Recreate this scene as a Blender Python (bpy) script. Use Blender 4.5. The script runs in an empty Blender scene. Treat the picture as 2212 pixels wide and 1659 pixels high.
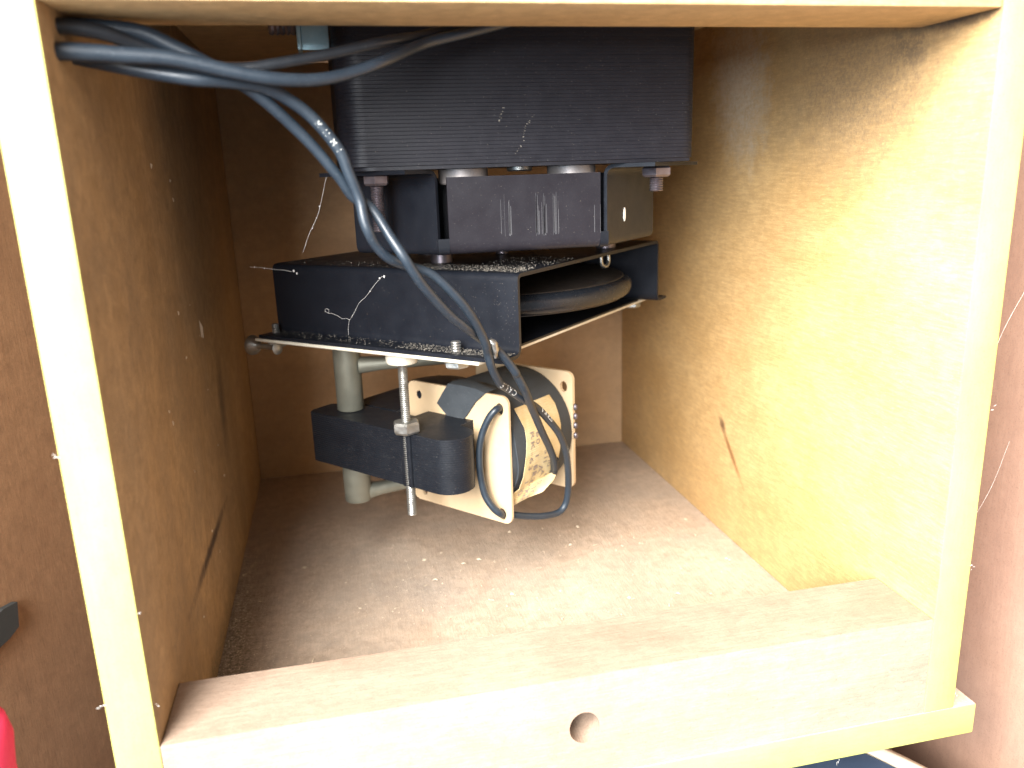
import bpy, bmesh, math, random
from mathutils import Vector, Matrix
random.seed(7)
R = math.radians
S = 0.01                       # every length below is written in centimetres

# ------------------------------------------------------------------ camera, light, exposure
scn = bpy.context.scene
COL = scn.collection
cam_d = bpy.data.cameras.new('camera'); cam = bpy.data.objects.new('camera', cam_d); COL.objects.link(cam)
scn.camera = cam
cam_d.sensor_width = 36; cam_d.lens = 1748.44 / 2212 * 36
cam_d.clip_start = 0.005; cam_d.clip_end = 50
yaw, pitch, roll = R(11.928), R(14.732), R(-1.916)
cy, sy, cp, sp, cr, sr = math.cos(yaw), math.sin(yaw), math.cos(pitch), math.sin(pitch), math.cos(roll), math.sin(roll)
fwd = Vector((sy*cp, cy*cp, -sp)); rgt = Vector((cy, -sy, 0)); upv = rgt.cross(fwd)
r2 = rgt*cr + upv*sr; u2 = -rgt*sr + upv*cr
mw = Matrix((r2, u2, -fwd)).transposed().to_4x4()
mw.translation = Vector((5.994, -21.203, 19.072)) * S
cam.matrix_world = mw
cam_d.dof.use_dof = True; cam_d.dof.focus_distance = 0.305; cam_d.dof.aperture_fstop = 12

world = bpy.data.worlds.new('World'); scn.world = world; world.use_nodes = True
bg = world.node_tree.nodes['Background']
bg.inputs['Color'].default_value = (0.95, 0.97, 1.0, 1); bg.inputs['Strength'].default_value = 0.48

def area(name, loc, target, size, power, color, size_y=None):
    l = bpy.data.lights.new(name, 'AREA'); l.energy = power; l.color = color
    l.shape = 'RECTANGLE'; l.size = size*S; l.size_y = (size_y or size)*S
    o = bpy.data.objects.new(name, l); COL.objects.link(o)
    loc = Vector(loc)*S; o.location = loc
    o.rotation_euler = (Vector(target)*S - loc).to_track_quat('-Z', 'Y').to_euler()
    return o
area('window_light', (-38, -52, 62), (14, 5, 6), 66, 54, (1.0, 0.965, 0.91), 56)
area('low_window_light', (-26, -84, 36), (16, 10, 12), 36, 18, (0.97, 0.98, 1.0), 40)
area('blue_side_fill', (-58, -50, 16), (8, 6, 12), 50, 5, (0.45, 0.72, 1.0), 50)  # added blue lamp, gives the black steel and cables their sheen

scn.view_settings.view_transform = 'Standard'; scn.view_settings.look = 'None'
scn.view_settings.exposure = 0.1; scn.view_settings.gamma = 1.0
scn.cycles.max_bounces = 8

# ------------------------------------------------------------------ materials
def mat(name, col, rough=.5, metal=0., spec=.5, fn=None, coat=0.):
    m = bpy.data.materials.new(name); m.use_nodes = True
    nt = m.node_tree; b = nt.nodes['Principled BSDF']
    b.inputs['Base Color'].default_value = (*col, 1); b.inputs['Roughness'].default_value = rough
    b.inputs['Metallic'].default_value = metal; b.inputs['Specular IOR Level'].default_value = spec
    b.inputs['Coat Weight'].default_value = coat
    if fn: fn(nt, b)
    return m
def N(nt, t, **kw):
    n = nt.nodes.new(t)
    for k, v in kw.items():
        if k in n.inputs: n.inputs[k].default_value = v
        else: setattr(n, k, v)
    return n
def noise(nt, scale=(1, 1, 1), s=1., detail=4., rough=.55, dist=0., loc=(0, 0, 0)):
    """noise in object space, scale per centimetre"""
    tc = N(nt, 'ShaderNodeTexCoord'); mp = N(nt, 'ShaderNodeMapping')
    mp.inputs['Scale'].default_value = [v*100*s for v in scale]
    mp.inputs['Location'].default_value = loc
    nt.links.new(tc.outputs['Object'], mp.inputs['Vector'])
    n = N(nt, 'ShaderNodeTexNoise'); n.inputs['Scale'].default_value = 1
    n.inputs['Detail'].default_value = detail; n.inputs['Roughness'].default_value = rough
    n.inputs['Distortion'].default_value = dist
    nt.links.new(mp.outputs[0], n.inputs['Vector'])
    return n.outputs['Fac']
def ramp(nt, fac, stops):
    r = N(nt, 'ShaderNodeValToRGB'); el = r.color_ramp.elements
    while len(el) < len(stops): el.new(.5)
    for e, (p, c) in zip(el, stops):
        e.position = p; e.color = (*c, 1) if isinstance(c, tuple) else (c, c, c, 1)
    nt.links.new(fac, r.inputs[0]); return r.outputs[0]
def mix(nt, fac, a, b, mode='MIX'):
    m = N(nt, 'ShaderNodeMix', data_type='RGBA', blend_type=mode)
    for sock, v in ((m.inputs[0], fac), (m.inputs[6], a), (m.inputs[7], b)):
        if isinstance(v, (int, float)): sock.default_value = v
        elif isinstance(v, tuple): sock.default_value = (*v, 1)
        else: nt.links.new(v, sock)
    return m.outputs[2]
def bump(nt, b, h, strength, dist_cm):
    n = N(nt, 'ShaderNodeBump'); n.inputs['Strength'].default_value = strength
    n.inputs['Distance'].default_value = dist_cm*S
    nt.links.new(h, n.inputs['Height']); nt.links.new(n.outputs[0], b.inputs['Normal'])

def wood(name, a, bcol, grain, rough=.55, grime=0., gcol=(.1, .075, .055), fuzz=.35, stains_and_shading=(), streak=.30, mottle=.6):
    """veneer: grain = axis along which the fibres run; stains = (loc, radii, tilt, strength, colour, speckled)"""
    def fn(nt, b):
        broad = noise(nt, [.5 if i != grain else .22 for i in range(3)], .6, 4, .6, .4)
        mott = noise(nt, (1, 1, 1), 1.7, 6, .68, .5, (5, 2, 7))
        fine = noise(nt, [(10. if i != grain else 1.1) for i in range(3)], .9, 5, .7, .3)
        flecks = noise(nt, [15. if i != grain else 3.5 for i in range(3)], 1., 2, .6)
        pores = noise(nt, (1, 1, 1), 16., 3, .75)
        c = mix(nt, ramp(nt, broad, [(.32, 0.), (.68, 1.)]), a, bcol)
        c = mix(nt, ramp(nt, mott, [(.35, mottle), (.62, 0.)]), c, tuple(v*.62 for v in bcol))
        c = mix(nt, ramp(nt, fine, [(.40, streak), (.62, 0.)]), c, tuple(v*.42 for v in bcol))
        c = mix(nt, ramp(nt, flecks, [(.60, 0.), (.72, streak)]), c, tuple(min(.9, v*1.35) for v in a))
        c = mix(nt, ramp(nt, pores, [(.30, .4), (.45, 0.)]), c, tuple(v*.35 for v in bcol))
        if grime:
            g1 = noise(nt, (1, 1, 1), .25, 6, .65, .3, (3, 1, 2))
            g2 = noise(nt, (1, 1, 1), 9., 3, .7)
            g = mix(nt, 1., ramp(nt, g1, [(.36, 0.), (.66, 1.)]), ramp(nt, g2, [(.35, .25), (.65, 1.)]), 'MULTIPLY')
            gm = mix(nt, 1., g, (grime,)*3, 'MULTIPLY')
            c = mix(nt, gm, c, gcol)
        for (loc, radii, tilt, strength, kc, speck) in stains_and_shading:
            tc = N(nt, 'ShaderNodeTexCoord'); mp = N(nt, 'ShaderNodeMapping', vector_type='TEXTURE')
            mp.inputs['Location'].default_value = [v*S for v in loc]
            mp.inputs['Rotation'].default_value = (R(tilt), 0, 0)
            mp.inputs['Scale'].default_value = [v*S for v in radii]
            nt.links.new(tc.outputs['Object'], mp.inputs['Vector'])
            ln = N(nt, 'ShaderNodeVectorMath', operation='LENGTH'); nt.links.new(mp.outputs[0], ln.inputs[0])
            nz0 = noise(nt, (1, 1, 1), 1.6, 6, .75); nz_ = N(nt, 'ShaderNodeMath', operation='MULTIPLY_ADD'); nt.links.new(nz0, nz_.inputs[0])
            nz_.inputs[1].default_value = 1.3; nz_.inputs[2].default_value = -.65; nz = nz_.outputs[0]
            ad = N(nt, 'ShaderNodeMath', operation='ADD'); nt.links.new(ln.outputs['Value'], ad.inputs[0]); nt.links.new(nz, ad.inputs[1])
            f = ramp(nt, ad.outputs[0], [(.25, strength), (1.0, 0.)])
            if speck:
                f = mix(nt, 1., f, ramp(nt, noise(nt, (1, 1, 1), 6.5, 4, .8), [(.38, 1.), (.62, speck)]), 'MULTIPLY')
            c = mix(nt, f, c, kc)
        nt.links.new(c, b.inputs['Base Color'])
        h = mix(nt, .45, fine, noise(nt, (1, 1, 1), 6.5, 5, .75))
        bump(nt, b, h, fuzz, .06)
        nt.links.new(ramp(nt, fine, [(0., rough-.1), (1., min(1, rough+.15))]), b.inputs['Roughness'])
    return mat(name, a, rough, fn=fn, spec=.35)

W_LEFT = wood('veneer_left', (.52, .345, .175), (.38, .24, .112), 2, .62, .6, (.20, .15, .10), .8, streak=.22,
    stains_and_shading=[((0, 11.5, 4.5), (3, 6.0, .38), 0, .95, (.05, .03, .022), 0), ((0, 19, 8.5), (3, 1.3, 3.4), -10, .6, (.07, .05, .035), 0),
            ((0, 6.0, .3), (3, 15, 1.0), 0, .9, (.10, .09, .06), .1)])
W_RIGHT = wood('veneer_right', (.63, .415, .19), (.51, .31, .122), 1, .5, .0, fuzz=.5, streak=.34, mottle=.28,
    stains_and_shading=[((25, 14.9, 4.7), (3, 2.0, .24), 45, .9, (.22, .10, .035), 0), ((25, 15.9, 5.9), (3, .6, .32), 45, .9, (.12, .06, .03), 0),
            ((25, 1.9, 23.1), (3, 3.2, .32), 0, 1., (.03, .022, .02), 0), ((25, 3.9, 22.6), (3, 1.2, .7), 0, .9, (.05, .04, .035), .2),  # dark line along the joint with the upper batten, and a dark blot
            ((25, 6.5, 21.8), (3, 8.5, 4.6), 8, .85, (.22, .15, .085), .45),  # shadow of the upper batten painted into the veneer, with sooty speckle
            ((25, 15.5, 22.8), (3, 3.0, 4.5), -20, .8, (.64, .60, .50), .45)])  # pale area is a patch of light painted into the veneer
W_BACK = wood('veneer_back', (.48, .31, .165), (.38, .235, .12), 0, .6, .5, (.22, .16, .11), .35, streak=.1, mottle=.3)
W_FLOOR = wood('veneer_floor', (.68, .54, .42), (.54, .41, .305), 1, .62, .8, (.38, .33, .28), 1., streak=.2,
    stains_and_shading=[((.2, 9, 0), (2.2, 15, 3), 0, .9, (.10, .095, .075), .1), ((9, 14, 0), (3, 3, 3), 0, .35, (.20, .20, .20), .3)])
W_TOP = wood('veneer_top', (.66, .46, .23), (.56, .37, .17), 0, .6, .25, (.4, .28, .16))
W_BATTEN = wood('batten_wood', (.39, .29, .22), (.31, .22, .16), 0, .6, .15, (.40, .33, .27), .5, streak=.22, mottle=.3)
W_EDGE = wood('pale_ply_edge', (.51, .525, .165), (.50, .49, .12), 2, .6, .0, fuzz=.12, streak=.1, mottle=.15)
W_EDGEH = wood('pale_ply_edge_flat', (.50, .52, .175), (.49, .49, .13), 0, .6, .0, fuzz=.12, streak=.1, mottle=.15)
W_CAB_L = wood('cabinet_wood_dark', (.34, .205, .115), (.27, .155, .085), 2, .7, .3, (.24, .15, .09), .3, streak=.2, mottle=.45)
W_CAB_R = wood('cabinet_wood_red', (.36, .225, .16), (.30, .18, .13), 2, .65, .25, (.42, .27, .21), .2, streak=.1, mottle=.2)

def scratchfn(c0, c1, s=3., dusty=0., dcol=(.25, .24, .22), bd=.01, rough=(.35, .5)):
    def fn(nt, b):
        n1 = noise(nt, (1, 1, 1), s, 5, .6); n2 = noise(nt, (1, 1, 1), 14., 2, .6)
        c = mix(nt, n1, c0, c1)
        if dusty: c = mix(nt, ramp(nt, n2, [(.63, 0.), (.75, dusty)]), c, dcol)
        nt.links.new(c, b.inputs['Base Color'])
        nt.links.new(ramp(nt, n1, [(.3, rough[0]), (.7, rough[1])]), b.inputs['Roughness'])
        bump(nt, b, n2, .25, bd)
    return fn
M_LAM = mat('black_laminations', (.03, .03, .035), .5, .0, .2, scratchfn((.008, .008, .011), (.015, .015, .020), 2., .14, bd=.008, rough=(.38, .52)))
M_LAM2 = mat('navy_laminations', (.01, .015, .02), .45, spec=.25, fn=scratchfn((.006, .007, .010), (.011, .013, .017), 1.5, .12, bd=.006, rough=(.36, .5)))
M_BLACK = mat('black_painted_steel', (.015, .016, .02), .38, .0, .28, scratchfn((.005, .006, .009), (.009, .011, .016), 1.2, .06, bd=.004, rough=(.34, .46)))
M_PAN = mat('violet_black_steel', (.03, .027, .035), .4, .0, .25, scratchfn((.012, .010, .013), (.018, .017, .022), 1.0, .12, bd=.006, rough=(.32, .46)))
M_ZINC = mat('zinc_steel', (.5, .5, .48), .35, .9, .5, scratchfn((.26, .26, .24), (.46, .46, .44), 4., .3, (.25, .2, .15), bd=.02, rough=(.28, .5)))
M_BOSS = mat('dull_boss_metal', (.3, .27, .26), .5, .5, .5, scratchfn((.16, .14, .14), (.34, .31, .29), 3., .3, (.06, .05, .05), bd=.02, rough=(.45, .6)))
M_DARKSTEEL = mat('dark_steel_bolt', (.16, .14, .15), .35, .85, .5, scratchfn((.10, .08, .09), (.22, .20, .22), 3., .2, bd=.01, rough=(.3, .5)))
M_CAST = mat('diecast_zinc', (.40, .40, .35), .5, .55, .5, scratchfn((.15, .15, .12), (.26, .26, .21), 1.5, .3, (.22, .2, .15), bd=.02, rough=(.42, .6)))
M_BLUEZINC = mat('blue_zinc', (.25, .40, .46), .3, .75, .5, scratchfn((.18, .30, .36), (.34, .48, .54), 3., .3, (.6, .6, .6), bd=.01))
M_PLATE = mat('cream_plate', (.62, .58, .48), .5, .1, .4, scratchfn((.48, .44, .34), (.70, .66, .56), 2.5, .3, (.3, .2, .12), bd=.02, rough=(.4, .6)))
M_RUBBER = mat('tyre_rubber', (.03, .034, .04), .35, .0, .32, scratchfn((.005, .006, .008), (.010, .012, .016), 1., .08, bd=.004, rough=(.20, .32)))
M_DISC = mat('brown_black_disc', (.04, .032, .028), .4, .1, .5, scratchfn((.010, .008, .007), (.020, .015, .012), 2., .1))
M_CABLE = mat('blue_grey_cable', (.07, .10, .13), .42, .0, .5, scratchfn((.008, .013, .020), (.018, .029, .042), 1.3, .16, (.20, .23, .25), bd=.01, rough=(.36, .52)))
M_CABLE2 = mat('charcoal_cable', (.045, .055, .065), .45, .0, .5, scratchfn((.008, .010, .013), (.016, .020, .026), 1.3, .16, (.20, .20, .18), bd=.01, rough=(.38, .55)))
M_PRINT = mat('white_print', (.62, .62, .58), .6)
M_NYLON = mat('cream_nylon', (.72, .60, .42), .45, .0, .45, scratchfn((.56, .44, .29), (.44, .30, .165), .8, .25, (.30, .20, .12), bd=.01, rough=(.35, .5)))
M_TAPE = mat('black_cloth_tape', (.035, .04, .045), .75, .0, .3, scratchfn((.026, .031, .036), (.05, .056, .062), 2., .3, (.12, .13, .13), bd=.02, rough=(.65, .85)))
def label_fn(nt, b):
    n1 = noise(nt, (1, 1, 1), 1.2, 4, .6)
    nt.links.new(ramp(nt, n1, [(.3, (.44, .31, .14)), (.7, (.54, .44, .26))]), b.inputs['Base Color'])
    tc = N(nt, 'ShaderNodeTexCoord'); w = N(nt, 'ShaderNodeTexWave', wave_type='BANDS', bands_direction='Z')
    w.inputs['Scale'].default_value = 330; w.inputs['Distortion'].default_value = 1
    nt.links.new(tc.outputs['Object'], w.inputs['Vector']); bump(nt, b, w.outputs['Fac'], .35, .02)
M_LABEL = mat('aged_paper_label', (.72, .6, .4), .6, fn=label_fn)
M_INK = mat('faded_ink', (.20, .16, .14), .6)
M_DUST = mat('pale_dust', (.20, .18, .15), .85)
M_WEB = mat('cobweb', (.72, .70, .66), .6)
M_CHIP = mat('wood_chips', (.66, .56, .42), .8)
M_RED = mat('red_cloth', (.72, .04, .07), .7, fn=scratchfn((.85, .05, .13), (.75, .03, .12), 1.5, 0, bd=.02, rough=(.6, .8)))
M_DRUM = mat('navy_black_drum', (.03, .05, .09), .5, fn=scratchfn((.03, .05, .085), (.05, .075, .12), .8, .15, (.2, .22, .25)))
M_RIM = mat('cream_rim', (.72, .62, .48), .5)
M_FELT = mat('black_felt', (.03, .033, .033), .85)
M_HOLE = mat('dark_bore', (.05, .035, .025), .9)

# ------------------------------------------------------------------ builders
def link(name, me, m, parent=None, smooth=False):
    o = bpy.data.objects.new(name, me); COL.objects.link(o)
    if m is not None:
        for mm in (m if isinstance(m, (list, tuple)) else [m]): me.materials.append(mm)
    if parent is not None: o.parent = parent
    if smooth:
        for p in me.polygons: p.use_smooth = True
    return o
def tag(o, label=None, cat=None, group=None, kind=None):
    for k, v in (('label', label), ('category', cat), ('group', group), ('kind', kind)):
        if v: o[k] = v
    return o
def empty(name, loc=(0, 0, 0), rz=0., parent=None):
    o = bpy.data.objects.new(name, None); COL.objects.link(o)
    o.empty_display_size = .01
    o.location = Vector(loc)*S; o.rotation_euler.z = rz
    if parent: o.parent = parent
    return o
class B:
    """one mesh, in centimetres"""
    def __init__(s): s.bm = bmesh.new()
    def box(s, x0, x1, y0, y1, z0, z1, bev=0., seg=2, M=None, mi=0):
        r = bmesh.ops.create_cube(s.bm, size=1.)
        vs = r['verts']
        for v in vs: v.co = Vector(((x0+x1)/2+v.co.x*(x1-x0), (y0+y1)/2+v.co.y*(y1-y0), (z0+z1)/2+v.co.z*(z1-z0)))
        fs = set(f for v in vs for f in v.link_faces)
        for f in fs: f.material_index = mi
        if bev:
            es = list(set(e for v in vs for e in v.link_edges))
            rr = bmesh.ops.bevel(s.bm, geom=es, offset=bev, segments=seg, profile=.5, affect='EDGES')
            vs = list(set(v for f in rr['faces'] for v in f.verts) | set(v for v in vs if v.is_valid))
        if M is not None:
            for v in vs: v.co = M @ v.co
        return s
    def prism(s, pts, h0, h1, axis='z', M=None, mi=0, rings=None):
        """pts: outline; extruded from h0 to h1 along an axis. rings: list of (h, inset)"""
        n = len(pts); rings = rings or [(h0, 0.), (h1, 0.)]
        cx = sum(p[0] for p in pts)/n; cyy = sum(p[1] for p in pts)/n
        def V(a, b, h):
            co = {'z': (a, b, h), 'y': (a, h, b), 'x': (h, a, b)}[axis]
            co = Vector(co)
            return M @ co if M is not None else co
        def inset(d):
            if d == 0: return pts
            out = []
            for i in range(n):
                p0, p1, p2 = Vector(pts[i-1]), Vector(pts[i]), Vector(pts[(i+1) % n])
                a = (p1-p0).normalized(); c = (p2-p1).normalized()
                nn = Vector((-(a+c).y, (a+c).x))
                nn = nn.normalized() if nn.length > 1e-6 else Vector((-a.y, a.x))
                out.append((p1.x+nn.x*d, p1.y+nn.y*d))
            return out
        rs = []
        for h, d in rings: rs.append([s.bm.verts.new(V(a, b, h)) for a, b in inset(d)])
        fs = []
        for r0, r1 in zip(rs, rs[1:]):
            for i in range(n): fs.append(s.bm.faces.new((r0[i], r0[(i+1) % n], r1[(i+1) % n], r1[i])))
        fs.append(s.bm.faces.new(rs[0][::-1])); fs.append(s.bm.faces.new(rs[-1]))
        for f in fs: f.material_index = mi
        return s
    def lathe(s, prof, c=(0, 0, 0), n=40, axis='z', M=None, closed=False):
        """prof: list of (radius, height)"""
        vs = []
        for r, h in prof:
            ring = []
            for i in range(n):
                a = 2*math.pi*i/n; x, y = r*math.cos(a), r*math.sin(a)
                co = {'z': (x, y, h), 'y': (x, h, y), 'x': (h, x, y)}[axis]
                co = Vector(co)+Vector(c)
                ring.append(s.bm.verts.new(M @ co if M is not None else co))
            vs.append(ring)
        pr = list(zip(vs, vs[1:]))
        if closed: pr.append((vs[-1], vs[0]))
        for r0, r1 in pr:
            for i in range(n): s.bm.faces.new((r0[i], r0[(i+1) % n], r1[(i+1) % n], r1[i]))
        if not closed:
            s.bm.faces.new(vs[0][::-1]); s.bm.faces.new(vs[-1])
        return s
    def hexa(s, c, af, h, chamfer=.08, rot=0.):
        """hexagon nut or bolt head, across-flats af, standing on c"""
        r = af/math.sqrt(3)
        def ring(rr, z): return [s.bm.verts.new((c[0]+rr*math.cos(rot+i*math.pi/3), c[1]+rr*math.sin(rot+i*math.pi/3), c[2]+z)) for i in range(6)]
        rs = [ring(r*.86, 0), ring(r, chamfer), ring(r, h-chamfer), ring(r*.86, h)]
        for r0, r1 in zip(rs, rs[1:]):
            for i in range(6): s.bm.faces.new((r0[i], r0[(i+1) % 6], r1[(i+1) % 6], r1[i]))
        s.bm.faces.new(rs[0][::-1]); s.bm.faces.new(rs[-1]); return s
    def thread(s, c, r, z0, z1, pitch=.09, depth=.03, n=16):
        k = max(2, int((z1-z0)/pitch)); prof = []
        for i in range(k):
            a = z0+(z1-z0)*i/k; st = (z1-z0)/k
            prof += [(r-depth, a), (r, a+st*.5)]
        prof.append((r-depth, z1))
        return s.lathe(prof, c, n)
    def tube(s, pts, r, n=12, sub=6, cap=True):
        P = spline(pts, sub); m = len(P)
        rr = r if callable(r) else (lambda t: r)
        T = [(P[min(i+1, m-1)]-P[max(i-1, 0)]).normalized() for i in range(m)]
        up = Vector((0, 0, 1)) if abs(T[0].z) < .9 else Vector((0, 1, 0))
        nrm = (up-T[0]*up.dot(T[0])).normalized(); rings = []
        for i in range(m):
            nrm = (nrm-T[i]*nrm.dot(T[i])).normalized(); bn = T[i].cross(nrm); q = rr(i/(m-1))
            rings.append([s.bm.verts.new(P[i]+(nrm*math.cos(2*math.pi*k/n)+bn*math.sin(2*math.pi*k/n))*q) for k in range(n)])
        for a, b in zip(rings, rings[1:]):
            for k in range(n): s.bm.faces.new((a[k], a[(k+1) % n], b[(k+1) % n], b[k]))
        if cap: s.bm.faces.new(rings[0][::-1]); s.bm.faces.new(rings[-1])
        return s
    def build(s, name, m, parent=None, smooth=None, recalc=True):
        if recalc: bmesh.ops.recalc_face_normals(s.bm, faces=s.bm.faces)
        for v in s.bm.verts: v.co *= S
        me = bpy.data.meshes.new(name); s.bm.to_mesh(me); s.bm.free()
        o = link(name, me, m, parent)
        if smooth is not None:
            for p in me.polygons: p.use_smooth = True
            try: me.set_sharp_from_angle(angle=R(smooth))
            except Exception: pass
        return o
def spline(pts, sub=6):
    P = [Vector(p) for p in pts]; out = []
    P = [P[0]*2-P[1]]+P+[P[-1]*2-P[-2]]
    for i in range(1, len(P)-2):
        p0, p1, p2, p3 = P[i-1:i+3]
        for k in range(sub):
            t = k/sub
            out.append(.5*((2*p1)+(p2-p0)*t+(2*p0-5*p1+4*p2-p3)*t*t+(3*p1-p0-3*p2+p3)*t**3))
    out.append(P[-2]); return out
def rrect(x0, x1, y0, y1, r, n=6):
    """rounded rectangle outline, r = (bl, br, tr, tl) or one radius"""
    if not isinstance(r, (tuple, list)): r = (r,)*4
    out = []
    for (cx_, cy_, a0, q) in ((x0+r[0], y0+r[0], 180, r[0]), (x1-r[1], y0+r[1], 270, r[1]), (x1-r[2], y1-r[2], 0, r[2]), (x0+r[3], y1-r[3], 90, r[3])):
        if q <= 0: out.append((cx_, cy_)); continue
        for k in range(n+1):
            a = R(a0+90*k/n); out.append((cx_+q*math.cos(a), cy_+q*math.sin(a)))
    return out
def plate_with_holes(name, outline, holes, t, m, parent, xf, smooth=None):
    """2D curve with holes turned into a solid sheet; xf maps (u, v, w) to the parent's frame"""
    cu = bpy.data.curves.new('tmp', 'CURVE'); cu.dimensions = '2D'; cu.fill_mode = 'BOTH'; cu.extrude = t/2
    for pts in [outline]+holes:
        sp_ = cu.splines.new('POLY'); sp_.points.add(len(pts)-1)
        for p, (a, b) in zip(sp_.points, pts): p.co = (a, b, 0, 1)
        sp_.use_cyclic_u = True
    o = bpy.data.objects.new('tmp', cu); me = bpy.data.meshes.new_from_object(o)
    bpy.data.objects.remove(o); bpy.data.curves.remove(cu)
    me.name = name
    for v in me.vertices: v.co = Vector(xf(*v.co))*S
    bm = bmesh.new(); bm.from_mesh(me)
    for f in bm.faces: f.smooth = False
    bmesh.ops.remove_doubles(bm, verts=bm.verts, dist=1e-6)
    bmesh.ops.recalc_face_normals(bm, faces=bm.faces); bm.to_mesh(me); bm.free()
    return link(name, me, m, parent)
def circ(cx_, cy_, r, n=16, ry=None): return [(cx_+r*math.cos(2*math.pi*k/n), cy_+(ry or r)*math.sin(2*math.pi*k/n)) for k in range(n)]
_gl = {}
def glyph(ch):
    """2D triangles of one character of the built-in font, height about 1"""
    if ch not in _gl:
        cu = bpy.data.curves.new('g', 'FONT'); cu.body = ch; cu.size = 1.4; cu.resolution_u = 3
        o = bpy.data.objects.new('g', cu); me = bpy.data.meshes.new_from_object(o)
        vs = [(v.co.x, v.co.y) for v in me.vertices]; fs = [tuple(p.vertices) for p in me.polygons]
        w = (max(v[0] for v in vs) if vs else .4)
        bpy.data.objects.remove(o); bpy.data.curves.remove(cu); bpy.data.meshes.remove(me)
        _gl[ch] = (vs, fs, w)
    return _gl[ch]
def lettering(name, lines, place, m, parent):
    """lines: [(text, u0, v0, size, gap)]; place(u, v) -> point in cm"""
    verts, faces = [], []
    for text, u0, v0, size, gap in lines:
        u = u0
        for ch in text:
            if ch == ' ': u += size*.7; continue
            vs, fs, w = glyph(ch); k = len(verts)
            verts += [Vector(place(u+x*size, v0+y*size))*S for x, y in vs]
            faces += [tuple(k+i for i in f) for f in fs]
            u += (w+gap)*size
    me = bpy.data.meshes.new(name); me.from_pydata(verts, [], faces)
    o = link(name, me, m, parent); return o
CABLE_PATHS = {
    'A1': [(-0.95, 0.9, 22.16), (-0.45, 1.0, 22.16), (0.43, 1.2, 22.15), (1.34, 1.4, 22.11), (2.49, 1.6, 22.04), (3.68, 1.8, 21.79), (4.71, 2.0, 21.61), (5.81, 2.4, 21.6), (6.74, 2.8, 21.79), (7.8, 3.2, 22.17), (9.11, 4.5, 22.81), (10.51, 5.0, 23.2), (11.86, 5.4, 23.57), (13.25, 6.0, 24.06)],
    'A2': [(-0.95, 1.2, 22.76), (-0.45, 1.3, 22.76), (0.22, 1.6, 22.77), (0.91, 1.9, 22.68), (1.6, 2.3, 22.46), (2.35, 2.6, 22.21), (3.17, 2.6, 21.97), (4.04, 2.6, 21.92), (4.93, 2.8, 22.07), (6.33, 3.2, 22.36), (7.87, 3.7, 22.74), (9.17, 4.9, 23.11), (10.59, 5.4, 23.49), (11.83, 6.0, 23.95)],
    'B1': [(-1.0699999999999998, 1.7999999999999998, 22.85), (-0.57, 1.9, 22.85), (0.52, 2.1, 22.85), (1.64, 2.3, 22.77), (2.41, 2.4, 22.43), (3.19, 2.5, 22.02), (3.79, 2.6, 21.66), (4.39, 2.9, 21.23), (5.0, 3.1, 20.64), (5.64, 3.3, 19.94), (6.29, 3.5, 19.07), (6.64, 3.7, 18.51), (7.01, 3.8, 18.28), (7.28, 3.8, 17.98), (7.67, 3.6, 17.26), (7.97, 3.4, 16.74), (8.26, 3.5, 16.23), (8.64, 3.8, 15.64), (9.42, 4.5, 14.68), (10.18, 5.2, 13.96), (10.78, 6.4, 13.37), (11.19, 6.4, 13.09), (11.57, 6.5, 12.66), (12.02, 6.7, 12.02), (12.11, 6.9, 11.85), (12.49, 7.3, 11.14), (12.93, 8.2, 10.22), (13.29, 8.9, 9.5), (13.81, 9.9, 8.45), (14.36, 10.9, 7.4), (14.72, 11.6, 6.53), (14.87, 12.2, 5.85), (14.94, 12.8, 5.4)],
    'B2': [(-1.29, 2.1, 22.41), (-0.79, 2.2, 22.41), (0.33, 2.3, 22.14), (1.54, 2.2, 21.87), (2.78, 2.1, 21.64), (3.6, 2.3, 21.59), (4.44, 2.6, 21.48), (5.07, 2.9, 21.19), (5.71, 3.1, 20.68), (6.35, 3.2, 19.83), (6.59, 3.3, 19.15), (6.83, 3.4, 18.41), (6.91, 3.3, 17.82), (7.01, 3.3, 17.48), (7.21, 3.5, 17.05), (7.6, 3.7, 16.62), (8.33, 4.2, 16.26), (8.91, 4.3, 16.0), (9.45, 4.4, 15.49), (9.99, 4.7, 14.83), (10.46, 5.2, 14.06), (10.78, 5.6, 13.36), (10.88, 5.9, 13.01), (11.08, 6.2, 12.34), (11.47, 6.8, 11.6), (11.78, 7.3, 11.29), (12.5, 8.0, 10.64), (13.3, 8.9, 9.94), (13.95, 9.6, 9.18), (14.62, 10.3, 8.24), (15.09, 11.0, 7.18), (15.35, 11.6, 6.13), (15.47, 12.0, 5.13), (15.41, 12.2, 4.26), (15.05, 12.1, 3.86), (14.23, 11.7, 3.94), (13.33, 11.3, 4.21), (12.64, 11.0, 4.49), (12.34, 11.23, 4.41), (12.01, 10.62, 4.79), (11.71, 10.58, 5.11), (11.4, 10.71, 5.68), (11.24, 10.75, 6.64), (11.24, 10.74, 7.68), (11.39, 10.72, 8.44), (11.67, 10.62, 9.11), (11.97, 10.58, 9.47), (12.19, 10.79, 9.49), (12.41, 11.38, 9.33)],
}

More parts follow.
